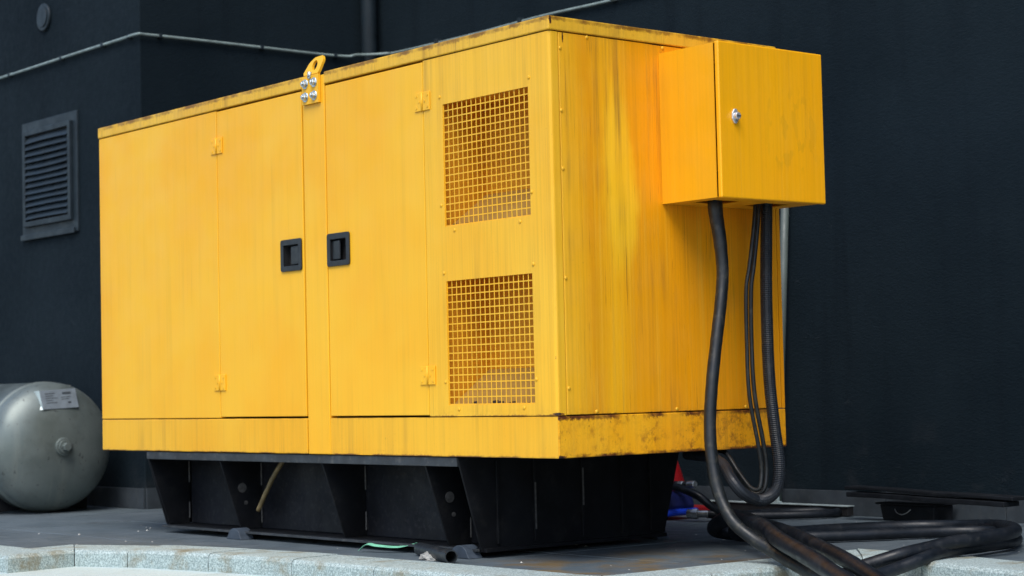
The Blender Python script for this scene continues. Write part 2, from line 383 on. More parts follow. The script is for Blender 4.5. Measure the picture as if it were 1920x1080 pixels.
XR, YL, YB, WH = -4.25, .89, 2.35, 7.0
bld = empty('building', (XR, YL, 0), 'dark navy rendered building with a stepped-back wall behind the generator', 'building')
MB().box(-14, XR, YL, YB+.6, -.1, WH).build('wall', M_wall, bld, .006)
MB().box(XR, 16, YB, YB+.6, -.1, WH-.01).build('wall', M_wall, bld)
def skirt_tiles(p0, p1, nrm):
    p0, p1, nrm = Vector(p0), Vector(p1), Vector(nrm); L = (p1-p0).length; t = (p1-p0)/L; q = 0
    while q < L-.02:
        e = min(q+.6, L); a = p0+t*(q+.0015); b = p0+t*(e-.0015); h = .104 + random.uniform(-.001, .001)
        MB().prism([(a.x, a.y, .001), (b.x, b.y, .001), ((b+nrm*.012).x, (b+nrm*.012).y, .001), ((a+nrm*.012).x, (a+nrm*.012).y, .001)], (0, 0, h)).build('skirting_tile', M_skt, bld, .001, seg=1); q = e
M_skt = plain('skirting_stone', (.034, .043, .052), .2, .65, 0, 9, .1, 60, (.075, .08, .08), .35, 30, .3)
skirt_tiles((-7.2, YL), (XR, YL), (0, -1)); 
skirt_tiles((XR, YL), (XR, YB-.013), (1, 0)); skirt_tiles((XR+.013, YB), (3.4, YB), (0, -1))
# dark downpipe in the inner corner
dp = empty('downpipe', (-4.15, 2.27, 0), 'dark painted downpipe in the inner corner of the wall', 'pipe')
MB().tube([(-4.15, 2.275, .0), (-4.15, 2.275, 3.5), (-4.15, 2.275, WH-.3)], .045, 20).build('pipe', M_vent, dp, smooth=True)
for zz in (1.2, 3.1): MB().tube([(-4.15, 2.275, zz), (-4.15, 2.275, zz+.04)], .051, 20).build('bracket', M_vent, dp, .003)
# pale conductor run along the walls
wp = [(-7.2, YL-.016, Z(2.10)), (-6.3, YL-.016, Z(2.101)), (-5.6, YL-.017, Z(2.100)), (-4.95, YL-.016, Z(2.102)), (-4.45, YL-.016, Z(2.101)), (XR+.004, YL-.018, Z(2.10)), (XR+.018, YL+.03, Z(2.100)), (XR+.016, 1.2, Z(2.102)), (XR+.016, 1.6, Z(2.101)), (XR+.016, 2.0, Z(2.10)), (XR+.02, 2.18, Z(2.104)), (XR+.06, 2.215, Z(2.11)), (-4.08, 2.22, Z(2.095)), (-4.02, 2.30, Z(2.10)), (-3.95, YB-.016, Z(2.102)), (-3.3, YB-.016, Z(2.095)), (-2.7, YB-.016, Z(2.10)), (-2.0, YB-.016, Z(2.09)), (0, YB-.016, Z(2.09)), (2.5, YB-.016, Z(2.09))]
wc = empty('wall_conductor', (XR, YL, Z(2.1)), 'thin pale grey cable clipped along the dark walls above the generator', 'cable')
MB().tube(spline(wp, 6), .0075, 10).build('conductor', M_wire, wc, smooth=True)
for x in (-5.75, -5.1, -4.62, -4.33): MB().box(x-.012, x+.012, YL-.026, YL, Z(2.10)-.009, Z(2.10)+.013).build('clip', M_vent, wc, .002)
for y in (1.0, 1.62, 2.1): MB().box(XR, XR+.026, y-.010, y+.010, Z(2.10)-.009, Z(2.10)+.013).build('clip', M_vent, wc, .002)
for x in (-3.6, -2.9, -2.2): MB().box(x-.012, x+.012, YB-.032, YB, Z(2.10)-.010, Z(2.10)+.018).build('clip', M_vent, wc, .002)
# louvred vent
vx0, vx1, vz0, vz1 = -5.606, -4.932, Z(1.135), Z(1.795)
vt = empty('louvre_vent', ((vx0+vx1)/2, YL, vz0), 'dark louvred metal vent high on the left wall', 'vent')
ring([(vx0, vz0), (vx1, vz0), (vx1, vz1), (vx0, vz1)], [(vx0+.055, vz0+.075), (vx1-.06, vz0+.075), (vx1-.06, vz1-.06), (vx0+.055, vz1-.06)], lambda u, v, k: (u, YL-.014 if k == 0 else YL+.001, v)).build('outer_frame', M_vent, vt, .003)
ring([(vx0+.045, vz0+.065), (vx1-.05, vz0+.065), (vx1-.05, vz1-.05), (vx0+.045, vz1-.05)], [(vx0+.075, vz0+.095), (vx1-.08, vz0+.095), (vx1-.08, vz1-.08), (vx0+.075, vz1-.08)], lambda u, v, k: (u, YL-.034 if k == 0 else YL-.0145, v)).build('inner_frame', M_vent, vt, .003)
MB().box(vx0+.06, vx1-.065, YL-.0135, YL-.004, vz0+.08, vz1-.065).build('backing', M_dark, vt)
MB().box(vx0-.01, vx1-.03, YL-.024, YL-.0145, vz0-.008, vz0+.024).build('drip_sill', M_vent, vt, .003)
zs = vz0 + .105; pitch = (vz1-.09-zs)/13
for k in range(13):
    b = zs + k*pitch; mb = MB(); us = [vx0+.078 + (vx1-vx0-.161)*i/6 for i in range(7)]; wob = random.uniform(-.004, .004)
    prof = [(YL-.038, b), (YL-.016, b+pitch*1.02), (YL-.0145, b+pitch*1.02), (YL-.0355, b-.001)]
    vs = [(u, py, pz + wob*math.sin(i*math.pi/6)) for i, u in enumerate(us) for py, pz in prof]
    fs = [(i*4+q, (i+1)*4+q, (i+1)*4+(q+1) % 4, i*4+(q+1) % 4) for i in range(6) for q in range(4)] + [(0, 1, 2, 3), (27, 26, 25, 24)]
    mb.add(vs, fs).build('slat', M_vent, vt)
# round blanking cover
rc = empty('round_cover', (-5.323, YL, Z(2.366)), 'small round dark blanking cover near the top of the left wall', 'cover')
MB().tube([(-5.323, YL+.001, Z(2.366)), (-5.323, YL-.018, Z(2.366))], .078, 32).build('rim', M_vent, rc, .006)
MB().tube([(-5.323, YL-.018, Z(2.366)), (-5.323, YL-.024, Z(2.366))], .058, 32).build('cap', M_vent, rc, .003)
# grey pipe standing behind the generator
gp = empty('grey_pipe', (-1.12, 2.30, 0), 'grey pipe leaning on the wall, seen just right of the generator', 'pipe')
MB().tube([(-1.205, 2.30, .0), (-1.105, 2.325, 1.66)], .018, 14).build('pipe', M_pvc, gp, smooth=True)

# ------------------------------------------------------------------ the generator
L, W, H = 3.007, 1.049, 1.40
G = empty('generator', (-1.5, .52, 0), 'large yellow enclosed diesel generator on a black steel skid', 'generator')
MB().box(-2.985, -.03, .26, 1.02, Z(.012), Z(1.352)).build('inner_frame', M_core_litter, G)  # added dark solid core: stops light leaks, keeps the panel gaps dark
MB().box(-2.985, -.03, .035, 1.02, Z(.004), Z(.0118)).build('floor_plate', M_black, G)
# roof in two lids with a cross strip between
for a, b in ((-L-.004, -1.410), (-1.260, .004)):
    MB().box(a, b, -.004, W+.004, Z(1.3545), Z(H)).build('roof_lid', M_lid, G, .004)
MB().box(-1.4095, -1.2605, .032, W, Z(1.3545), Z(1.392)).build('roof_crossbar', M_lid, G, .003)
# fixed panel and the two doors
def sheet_panel(name, x0, x1, z0, z1, mat, hole=None, th=.026, y=0.):
    mb = MB(); us = [x0, x1]; vs = [Z(z0), Z(z1)]; hf = lambda i, j: False
    if hole:
        us = [x0, hole[0], hole[1], x1]; vs = [Z(z0), Z(hole[2]), Z(hole[3]), Z(z1)]; hf = lambda i, j: i == 1 and j == 1
    return mb.sheet(us, vs, hf, lambda u, v, k: (u, y if k == 0 else y+th, v)).build(name, mat, G, .0025)
sheet_panel('side_panel', -L, -2.0245, .1345, 1.351, M_front)
HW, HH = .141, .120
doors = []
for (x0, x1, hx, side) in ((-2.0205, -1.4150, -1.494, 1), (-1.2560, -.6655, -1.184, -1)):
    hz = .741
    d = sheet_panel('door', x0, x1, .1385, 1.3475, M_front, (hx-HW/2+.012, hx+HW/2-.012, hz-HH/2+.012, hz+HH/2-.012))
    doors.append(d)
    d['label'] = 'left yellow door with black latch' if side == 1 else 'right yellow door with black latch'
    ring(rrect(hx-HW/2, hx+HW/2, Z(hz-HH/2), Z(hz+HH/2), .010), rrect(hx-HW/2+.020, hx+HW/2-.020, Z(hz-HH/2+.020), Z(hz+HH/2-.022), .004),
         lambda u, v, k: (u, -.007 if k == 0 else -.0005, v)).build('latch_bezel', M_plastic, d, .002)
    ring(rrect(hx-HW/2+.0125, hx+HW/2-.0125, Z(hz-HH/2+.0125), Z(hz+HH/2-.0125), .003, 2), rrect(hx-HW/2+.0195, hx+HW/2-.0195, Z(hz-HH/2+.0195), Z(hz+HH/2-.0215), .003, 2), lambda u, v, k: (u, -.0004 if k == 0 else .0225, v)).build('latch_liner', M_dark, d)
    MB().box(hx-HW/2+.0125, hx+HW/2-.0125, .0228, .0255, Z(hz-HH/2+.0125), Z(hz+HH/2-.0125)).build('latch_dish', M_dark, d)
    a, b = (hx-.012, hx+.046) if side == 1 else (hx-.047, hx+.004)
    MB().prism([(a, .002, Z(hz-.036)), (b, -.002, Z(hz-.036)), (b, .006, Z(hz-.036)), (a, .010, Z(hz-.036))], (0, 0, .070)).build('latch_paddle', M_plastic, d, .003)
    kx = hx-.02 if side == 1 else hx+.03
    MB().tube([(kx, .0226, Z(hz+.018)), (kx, .012, Z(hz+.018))], .006, 10).build('key_cylinder', M_steel, d)
    sx = x0 if side == 1 else x1
    for hz2 in (1.211, .274):
        for q0, q1 in ((-.042, -.004), (.004, .042)):
            MB().box(sx+q0, sx+q1, -.005, -.0005, Z(hz2-.032), Z(hz2+.032)).build('hinge_leaf', M_front, d, .0012, seg=1)
        MB().tube([(sx, -.005, Z(hz2-.032)), (sx, -.005, Z(hz2+.032))], .0036, 10).build('hinge_knuckle', M_front, d, smooth=True)
        mb = MB()
        for ux in (-.031, -.016, .016, .031):
            for dz in ((-.02, .02) if abs(ux) > .02 else (0,)):
                mb.tube([(sx+ux, -.0048, Z(hz2+dz)), (sx+ux, -.0068, Z(hz2+dz))], .0045, 8)
        mb.build('hinge_screws', M_grill, d)['kind'] = 'stuff'
# centre post with lifting lug
MB().box(-1.4020, -1.2605, -.002, .032, Z(.0), Z(1.391)).build('centre_post', M_front, G, .003)
def lugmap(u, v, k):
    vb = .105; y = -.004 - (.010 if k == 0 else 0)
    if v <= vb: return (-1.334+u, y, Z(1.290+v))
    t = v-vb; ang = R(16); n = Vector((0, -math.cos(ang), math.sin(ang)))*(.010 if k == 0 else 0)
    return (-1.334+u, -.004 + t*math.sin(ang) + n.y, Z(1.290+vb+t*math.cos(ang)) + n.z)
NS = 36
def resample(poly, c, n):
    out = []
    for k in range(n):
        a = 2*math.pi*k/n; d = Vector((math.cos(a), math.sin(a))); best = None
        for i in range(len(poly)):
            p, q = Vector(poly[i]), Vector(poly[(i+1) % len(poly)]); e = q-p
            den = d.x*e.y-d.y*e.x
            if abs(den) < 1e-9: continue
            w_ = p-Vector(c); t = (w_.x*e.y-w_.y*e.x)/den; s2 = (w_.x*d.y-w_.y*d.x)/den
            if t > 0 and -1e-6 <= s2 <= 1+1e-6 and (best is None or t < best): best = t
        out.append((c[0]+d.x*best, c[1]+d.y*best))
    return out
top = [(-.053, .1052), (.054, .1052), (.070, .156), (.059, .174), (.012, .172), (-.018, .156), (-.040, .124)]
cc = (.020, .140)
lug = ring(resample(top, cc, NS), [(cc[0]+(.0165)*math.cos(2*math.pi*k/NS), cc[1]+.0195*math.sin(2*math.pi*k/NS)) for k in range(NS)], lugmap)
lug.box(-1.388, -1.280, -.0142, -.0042, Z(1.290), Z(1.3955))
lug_o = lug.build('lifting_lug', M_front, G)
MB().tube([(-1.334, -.016, Z(1.383)), (-1.330, -.016, Z(1.408))], .0085, 10).build('eye_pin', M_zinc, lug_o, smooth=True)
for bx in (-1.364, -1.306):
    for bz in (1.317, 1.366):
        MB().tube([(bx, -.0142, Z(bz)), (bx, -.0172, Z(bz))], .0185, 18).build('washer', M_zinc, lug_o, .001, seg=1)
        MB().tube([(bx, -.0172, Z(bz)), (bx, -.0275, Z(bz))], .0135, 6).build('bolt', M_zinc, lug_o, .0015, seg=1)
        MB().tube([(bx, -.0275, Z(bz)), (bx, -.0335, Z(bz))], .0065, 10).build('bolt_end', M_zinc, lug_o, .001, seg=1)
# grille panel that folds round the corner
GX0, GX1 = -.556, -.108; GZS = ((.172, .588), (.772, 1.187))
rf = .011; XE = -.0
plan = [(-.6612, 0.)] + [(GX0, 0.), (GX1, 0.)] + [(-rf + rf*math.sin(R(a)), rf - rf*math.cos(R(a))) for a in (0, 22, 45, 68, 90)] + [(0., .0365)]
nrm = [(0, 1)]*3 + [(-math.sin(R(a)), math.cos(R(a))) for a in (0, 22, 45, 68, 90)] + [(-1, 0)]
vs_ = [Z(.1345), Z(GZS[0][0]), Z(GZS[0][1]), Z(GZS[1][0]), Z(GZS[1][1]), Z(1.351)]
gpn = MB().sheet(list(range(len(plan))), vs_, lambda i, j: i == 1 and j in (1, 3), lambda u, v, k: (plan[u][0]+nrm[u][0]*.003*k, plan[u][1]+nrm[u][1]*.003*k, v)).build('grille_panel', M_grill, G)
for (a, b) in GZS:
    nx, nz = 18, 17; px = (GX1-GX0)/nx; pz = (b-a)/nz; bw = .0039
    us = [GX0-.012]; vs = [Z(a-.012)]
    for k in range(nx): us += [GX0+.003+k*px, GX0+.003+k*px+px-bw]
    for k in range(nz): vs += [Z(a+.004+k*pz), Z(a+.004+k*pz+pz-bw)]
    us.append(GX1+.014); vs.append(Z(b+.014))
    MB().sheet(us, vs, lambda i, j: i % 2 == 1 and j % 2 == 1, lambda u, v, k: (u, .0035 if k == 0 else .0045, v)).build('grille_mesh', M_grill, gpn)
    D = .195; x0, x1, z0, z1 = GX0-.018, GX1+.03, Z(a-.016), Z(b+.016)
    dm = MB()
    dm.box(x0-.004, x0, .006, D, z0, z1).box(x1, x1+.004, .006, D, z0, z1).box(x0, x1, D, D+.004, z0, z1).box(x0, x1, .006, D, z1, z1+.004).build('air_duct', M_duct, gpn)
    MB().add([(x0+.001, .008, z0), (x1-.001, .008, z0), (x1-.001, D-.001, z0+.135), (x0+.001, D-.001, z0+.135), (x0+.001, .008, z0-.004), (x1-.001, .008, z0-.004), (x1-.001, D-.001, z0-.004), (x0+.001, D-.001, z0-.004)],
             [(0, 1, 2, 3), (4, 7, 6, 5), (0, 4, 5, 1), (1, 5, 6, 2), (2, 6, 7, 3), (3, 7, 4, 0)]).build('deflector', M_ledge, gpn)
    # dirt and leaf litter caught behind the mesh
    vs2, fs2 = [], []
    for k in range(60):
        cx = random.uniform(x0+.03, x1-.03); ln = random.uniform(.006, .02); hh = random.uniform(.004, .016); cy = random.uniform(.012, .03); o_ = len(vs2)
        zb = z0 + (cy-.008)*.72
        vs2 += [(cx-ln, cy, zb), (cx+ln, cy+.004, zb), (cx+ln*.6, cy+.008, zb+hh), (cx-ln*.7, cy+.003, zb+hh*.8)]; fs2 += [(o_, o_+1, o_+2, o_+3)]
    MB().add(vs2, fs2).build('leaf_litter', M_core_litter, gpn)['kind'] = 'stuff'
# end panel, rear and far faces
MB().box(-.026, .0, .0402, 1.0290, Z(.1345), Z(1.351)).build('end_panel', M_end, G, .0025)
MB().sheet([0, 1, 2], [Z(.1345), Z(1.351)], lambda i, j: False, lambda u, v, k: [((-.002, 1.0325, v), (-.002, W, v), (-2.999, W, v)), ((-.006, 1.0325, v), (-.006, W-.004, v), (-2.999, W-.004, v))][k][u]).build('rear_panel', M_end, G)
MB().box(-L, -L+.02, .027, W-.005, Z(.1345), Z(1.351)).build('far_end_panel', M_front, G, .002)
scr = MB()
prof = [(.0062, 0), (.0062, .0012), (.0045, .0026), (.002, .003)]
vs2 = [(r_*math.cos(2*math.pi*k/10), -h_, r_*math.sin(2*math.pi*k/10)) for r_, h_ in prof for k in range(10)]
scr.add(vs2, [(i*10+k, i*10+(k+1) % 10, (i+1)*10+(k+1) % 10, (i+1)*10+k) for i in range(3) for k in range(10)] + [tuple(30+k for k in range(10))])
scr_f = scr.mesh('screw', M_grill, True)
for x, z in ((-.571, 1.214), (-.102, 1.216), (-.574, .846), (-.101, .847), (-.504, .757), (-.162, .757), (-.567, .616), (-.101, .616), (-.570, .25), (-.099, .25), (-.5, .158), (-.163, .16)):
    obj('screw', scr_f, gpn, loc=(x, -.0003, Z(z)))
for y, z in ((.046, 1.30), (.046, .914), (.047, .567), (.049, .219), (.164, .143), (.521, .143), (.85, .143), (.162, 1.345), (.50, 1.343), (.046, 1.10)):
    obj('screw', scr_f, G, loc=(.0003, y, Z(z)), rot=(0, 0, R(90)))
# lower skirt
MB().box(-L, -1.4125, 0, .03, Z(0), Z(.1313)).build('skirt', M_skirt, G, .003)
MB().prism([(-1.259, 0, Z(0)), (-.0015, 0, Z(0)), (-.0015, .0016, Z(0)), (-.0255, .0016, Z(0)), (-.0255, .03, Z(0)), (-1.259, .03, Z(0))], (0, 0, .1313)).build('skirt', M_skirt, G, .0012)
MB().box(-.025, .0, .002, W, Z(0), Z(.1313)).build('skirt', M_skirt_end, G, .003)
MB().box(-L, -.026, W-.03, W-.001, Z(0), Z(.1313)).build('skirt', M_skirt, G, .003)
MB().box(-L, -L+.025, .031, W-.031, Z(0), Z(.1313)).build('skirt', M_skirt, G, .003)
# cable box on the end panel
bx0, bx1, by0, by1, bz0, bz1 = .001, .252, .480, .975, .820, 1.3215
mb = MB()
mb.box(bx0, bx1, by0, by0+.002, Z(bz0), Z(bz1)).box(bx0, bx1, by1-.002, by1, Z(bz0), Z(bz1)).box(bx0, bx1, by0+.0021, by1-.0021, Z(bz1-.002), Z(bz1))
mb.sheet([bx0, .085, .185, .20, bx1], [by0+.0021, .535, .665, .775, .905, by1-.0021], lambda i, j: i == 1 and j in (1, 3), lambda u, v, k: (u, v, Z(bz0) if k == 0 else Z(bz0+.002)))
cb = mb.build('cable_box', M_box, G); cb['label'] = 'orange-yellow cable box fixed to the end panel'
ring(rrect(by0+.009, by1-.009, Z(bz0+.009), Z(bz1-.009), .004, 2), rrect(by0+.02, by1-.02, Z(bz0+.02), Z(bz1-.02), .004, 2), lambda u, v, k: (.2525 if k == 0 else .2605, u, v)).build('door_seal', M_dark, cb)
MB().box(.2590, .277, by0-.003, by1+.002, Z(bz0-.003), Z(bz1+.003)).build('box_door', M_boxdoor, cb, .005, seg=3)
ly, lz = .545, 1.083
dia = [(ly-.005, lz+.024), (ly+.005, lz+.024), (ly+.015, lz+.009), (ly+.015, lz-.009), (ly+.005, lz-.024), (ly-.005, lz-.024), (ly-.015, lz-.009), (ly-.015, lz+.009)]
MB().prism([(.2772, y, Z(z)) for y, z in dia], (.006, 0, 0)).build('lock_plate', M_chrome, cb, .002)
MB().tube([(.2825, ly, Z(lz)), (.296, ly, Z(lz))], .0115, 20).build('lock_barrel', M_chrome, cb, .002)
MB().box(.296, .2975, ly-.010, ly+.010, Z(lz-.0025), Z(lz+.0025)).build('lock_slot', M_steel, cb)
# black skid with sloping gussets
SX0, SX1 = -2.632, -.520
MB().box(SX0+.02, SX1-.02, .205, .845, Z(-.311), Z(-.008)).build('fuel_tank', M_speck, G, .004)
for y0, y1 in ((.006, .05), (W-.05, W-.006)): MB().box(SX0, SX1-.009, y0, y1, Z(-.034), Z(-.003)).build('skid_rail', M_rail, G, .002)
MB().box(SX0-.01, SX1-.009, .105, .945, Z(-.325), Z(-.3115)).build('skid_flange', M_black, G, .002)
MB().box(SX0-.02, SX1-.012, .085, .10, Z(-.3225), Z(-.314)).build('flange_lip', M_rail, G, .001)
for gx in (SX0+.002, -2.062, -1.342, -.716):
    for sgn in (1, -1):
        yy = (lambda v: v) if sgn == 1 else (lambda v: W-v)
        gobj = MB().prism([(gx, yy(.012), Z(-.0345)), (gx, yy(.2045), Z(-.0345)), (gx, yy(.2045), Z(-.311)), (gx, yy(.107), Z(-.311))], (.008, 0, 0)).build('gusset', M_black, G, .001, seg=1)
        if sgn == 1:
            for q0, q1 in ((-.14, -.05), (-.29, -.22)): MB().box(gx+.0082, gx+.013, .198, .2046, Z(q0), Z(q1)).build('weld', M_weld, gobj, .002, seg=1)
            if gx > -2.5 and gx != -1.342:
                MB().tube([(gx+.0082, .112, Z(-.145)), (gx+.0105, .112, Z(-.145))], .019, 18).build('grey_disc', M_weld, gobj)  # small grey disc set on the gusset face
                MB().tube([(gx+.0082, .128, Z(-.205)), (gx+.0105, .128, Z(-.205))], .008, 12).build('bolt', M_weld, gobj)
e = MB().prism([(SX1-.008, .004, Z(-.003)), (SX1-.008, W-.004, Z(-.003)), (SX1-.008, .95, Z(-.325)), (SX1-.008, .10, Z(-.325))], (.008, 0, 0)).build('end_plate', M_black, G, .002)
for y in (.165, .33, .55, .74, .88): MB().box(SX1+.0002, SX1+.012, y-.004, y+.004, Z(-.30), Z(-.02)).build('rib', M_black, e, .001, seg=1)
MB().box(SX1+.0002, SX1+.02, .105, .945, Z(-.325), Z(-.312)).build('end_flange', M_black, e, .001, seg=1)
for q0, q1, q2 in ((.33, -.26, -.10), (.55, -.19, -.06)): MB().box(SX1+.0122, SX1+.0145, q0-.003, q0+.003, Z(q1), Z(q2)).build('weld', M_weld, e)
MB().prism([(SX0-.008, .004, Z(-.003)), (SX0-.008, W-.004, Z(-.003)), (SX0-.008, .95, Z(-.31)), (SX0-.008, .10, Z(-.31))], (.0075, 0, 0)).build('end_plate', M_black, G, .002)
for lx, ly_ in ((-2.03, .055), (-.59, .055), (-2.03, 1.0), (-.66, 1.0)):
    arc = [(lx-.055, ly_, .0005)] + [(lx+.046*math.cos(R(a)), ly_, .004+.040*math.sin(R(a))) for a in range(165, 14, -15)][::1] + [(lx+.055, ly_, .0005)]
    MB().prism(arc, (0, .06, 0)).build('mounting_lug', M_lug, G, .002)
for px_ in (-2.45, -1.55, -.75):
    for py_ in (.25, .80): MB().box(px_-.06, px_+.06, py_-.05, py_+.05, .001, .0195).build('foot_pad', M_black, G, .003)

# ------------------------------------------------------------------ cables hanging from the box
def cable(name, pts, r, mat, label, group=None, seg=14, n=10, wob=0.):
    P = spline(pts, n); rr = [(r(i/(len(P)-1)) if callable(r) else r)*(1+random.uniform(-wob, wob)) for i, _ in enumerate(P)]
    return tag(MB().tube(P, rr, seg).build(name, mat, smooth=True), label, 'cable', group)
c1 = [(.14, .592, 1.26), (.14, .585, 1.197), (.145, .582, 1.126), (.16, .582, 1.037), (.17, .58, .932), (.18, .556, .826), (.19, .521, .705), (.2, .485, .567), (.21, .46, .431), (.23, .447, .313), (.26, .441, .221), (.31, .444, .139), (.37, .465, .086), (.46, .473, .044), (.58, .431, .016), (.7, .39, -.008), (.817, .349, -.027), (1.155, .088, -.028), (1.6, -.30, -.028)]
cable('power_cable', c1, lambda t: .0200 + .008*max(0., 1-t/.22) + .002*max(0., (t-.6)/.4), M_rubber, 'thick black power cable hanging from the box down to the kerb', seg=18, wob=.02)
c2 = [(.12, .85, 1.25), (.12, .854, 1.194), (.125, .842, 1.048), (.13, .828, .85), (.14, .819, .599), (.15, .827, .42), (.16, .834, .296), (.16, .814, .211), (.16, .743, .18), (.15, .676, .201), (.12, .651, .245), (.06, .675, .292), (.0, .700, .312), (-.06, .735, .322), (-.16, .78, .322), (-.30, .86, .322)]
P = spline(c2, 12); D2 = [0]
for a, b in zip(P, P[1:]): D2.append(D2[-1]+(b-a).length)
Q = []; rr = []; s_ = 0.; step = .0022; i = 0; k = 0
while s_ < D2[-1]-.001:
    while D2[i+1] < s_: i += 1
    Q.append(P[i].lerp(P[i+1], (s_-D2[i])/(D2[i+1]-D2[i]))); rr.append((.0207, .0207, .0192)[k % 3] if s_ < 1.15 else .0197); s_ += step if s_ < 1.15 else .01; k += 1
tag(MB().tube(Q, rr, 14).build('corrugated_conduit', M_conduit, smooth=False), 'ribbed black conduit hanging from the box in a low loop', 'conduit')
t1 = [(.13, .795, 1.25), (.13, .791, 1.19), (.135, .77, 1.081), (.14, .739, .955), (.14, .72, .874), (.14, .716, .706), (.15, .71, .529), (.15, .744, .37), (.15, .758, .281), (.15, .745, .22), (.12, .736, .221), (.06, .743, .271), (.0, .756, .325), (-.06, .79, .337), (-.3, .88, .337)]
t2 = [(.12, .82, 1.25), (.12, .817, 1.192), (.125, .799, 1.083), (.13, .77, .956), (.13, .754, .875), (.13, .749, .706), (.14, .746, .529), (.14, .781, .368), (.14, .792, .279), (.14, .776, .213), (.11, .756, .202), (.05, .76, .256), (-.01, .774, .318), (-.08, .80, .338), (-.3, .92, .338)]
cable('control_cable', t1, .0068, M_rubber, 'left one of the two thin black cables between the thick cable and ribbed conduit', 'thin cables from the box', 10)
cable('control_cable', t2, .0075, M_rubber, 'right one of the two thin black cables, next to the ribbed conduit', 'thin cables from the box', 10)
# heavy cables coiled on the paving
cbl = [(-.18, 1.16, .034), (-.30, 1.10, .034), (-.33, 1.02, .05), (-.24, .955, .085), (-.08, .875, .112), (.27, .627, .107), (.5, .453, .088), (.8, .271, .055), (.98, .172, .024), (1.14, .085, .001), (1.35, -.041, -.019), (1.8, -.3, -.028)]
ccl = [(-.05, 1.16, .033), (-.18, 1.10, .033), (-.22, 1.02, .04), (-.19, .99, .068), (-.10, .985, .083), (.06, .909, .08), (.26, .789, .072), (.45, .667, .060), (.76, .466, .038), (.95, .349, .012), (1.12, .243, -.01), (1.35, .088, -.028), (1.8, -.25, -.028)]
d1 = [(-.30, 1.20, .032), (-.22, 1.24, .032), (-.17, 1.466, .032), (-.041, 1.735, .032), (.133, 1.825, .036), (.354, 1.749, .05), (.66, 1.42, .072), (.80, 1.22, .078), (.80, 1.059, .071), (.77, .947, .062), (.745, .862, .050), (.72, .763, .036), (.68, .709, .018), (.64, .655, -.002), (.68, .509, -.02), (.82, .253, -.028), (1.1, .0, -.028)]
d2 = [(-.15, 1.10, .032), (-.049, 1.157, .032), (.076, 1.353, .032), (.234, 1.631, .032), (.389, 1.70, .032), (.566, 1.557, .032), (.69, 1.374, .034), (.735, 1.164, .036), (.76, .93, .037), (.77, .80, .022), (.74, .70, -.004), (.74, .57, -.024), (.88, .276, -.028), (1.15, .03, -.028)]
lower = lambda pts, d: [(x, y, z-d) for x, y, z in pts]
cbl, ccl, d1, d2 = lower(cbl, .004), lower(ccl, .0055), lower(d1, .0075), lower(d2, .0085)
cable('power_cable', cbl, .0265, M_rubber2, 'thick black cable slanting to the bottom edge, nearest the hanging power cable', 'cables on the paving', 16, wob=.012)
cable('power_cable', ccl, .0240, M_rubber2, 'thick black cable slanting to the bottom edge, farther right of the two', 'cables on the paving', 16, wob=.012)
cable('power_cable', d1, .0212, M_rubber2, 'upper of the two black cables looping round at the far right', 'cables on the paving', 16, wob=.012)
cable('power_cable', d2, .0200, M_rubber2, 'lower of the two black cables looping round at the far right', 'cables on the paving', 16, wob=.012)

# ------------------------------------------------------------------ things behind the generator
hp = [(-1.55, 1.72, .16), (-1.35, 1.72, .155), (-1.20, 1.70, .14), (-1.09, 1.70, .11), (-1.05, 1.75, .06), (-1.04, 1.85, .026), (-1.05, 2.0, .022), (-1.02, 2.16, .021), (-.93, 2.26, .021), (-.84, 2.27, .021), (-.80, 2.20, .021), (-.83, 2.08, .021), (-.93, 1.95, .021), (-1.02, 1.86, .022), (-1.08, 1.80, .028), (-1.115, 1.775, .03)]
hs = empty('hydraulic_hose', (-1.1, 1.8, 0), 'black hose with steel end fittings looped behind the cables', 'hose')
MB().tube(spline(hp, 8), .017, 12).build('hose', M_rubber2, hs, smooth=True)
for a, b, nm in (((-1.105, 1.775, .031), (-1.19, 1.735, .031), 'coupling'),):
    a, b = Vector(a), Vector(b)
    MB().tube([a, a.lerp(b, .5)], .015, 14).build('ferrule', M_steel, hs, .002); MB().tube([a.lerp(b, .5), a.lerp(b, .75)], .023, 6).build('hex_nut', M_steel, hs, .002); MB().tube([a.lerp(b, .75), b], .019, 14).build('coupling', M_steel, hs, .002)
h2 = empty('short_hose', (-1.3, 1.80, .1), 'short black hose end with a steel coupling beside the red cone', 'hose')
MB().tube(spline([(-1.60, 1.86, .15), (-1.45, 1.83, .150), (-1.30, 1.80, .147)], 6), .014, 12).build('hose', M_rubber2, h2, smooth=True)
MB().tube([(-1.30, 1.80, .147), (-1.27, 1.797, .148)], .016, 6).build('hex_nut', M_steel, h2, .002)
MB().tube([(-1.27, 1.797, .148), (-1.24, 1.794, .149)], .012, 12).build('coupling', M_plastic, h2, .002)
MB().tube([(-1.24, 1.794, .149), (-1.195, 1.79, .151)], .015, 12).build('nozzle', M_steel, h2, .004)
mach = empty('blue_machine', (-1.44, 1.76, 0), 'low dark blue machine with a bright blue tube frame behind the skid', 'machine')
MB().prism([(-1.71, 1.72, .035), (-1.295, 1.72, .035), (-1.29, 1.72, .06), (-1.305, 1.72, .10), (-1.34, 1.72, .118), (-1.41, 1.72, .124), (-1.71, 1.72, .124)], (0, .16, 0)).build('housing', M_navy, mach, .006)
MB().tube(spline([(-1.75, 1.70, .026), (-1.49, 1.70, .026), (-1.315, 1.705, .030), (-1.285, 1.73, .032), (-1.28, 1.88, .032)], 6), .015, 12).build('tube_frame', M_blue, mach, smooth=True)
for fx in (-1.335, -1.69): MB().tube([(fx, 1.703, .002), (fx, 1.703, .013)], .013, 12).build('rubber_foot', M_plastic, mach, .002)
cone = empty('red_cone', (-1.66, 2.02, 0), 'red plastic cone partly hidden behind the skid', 'cone')
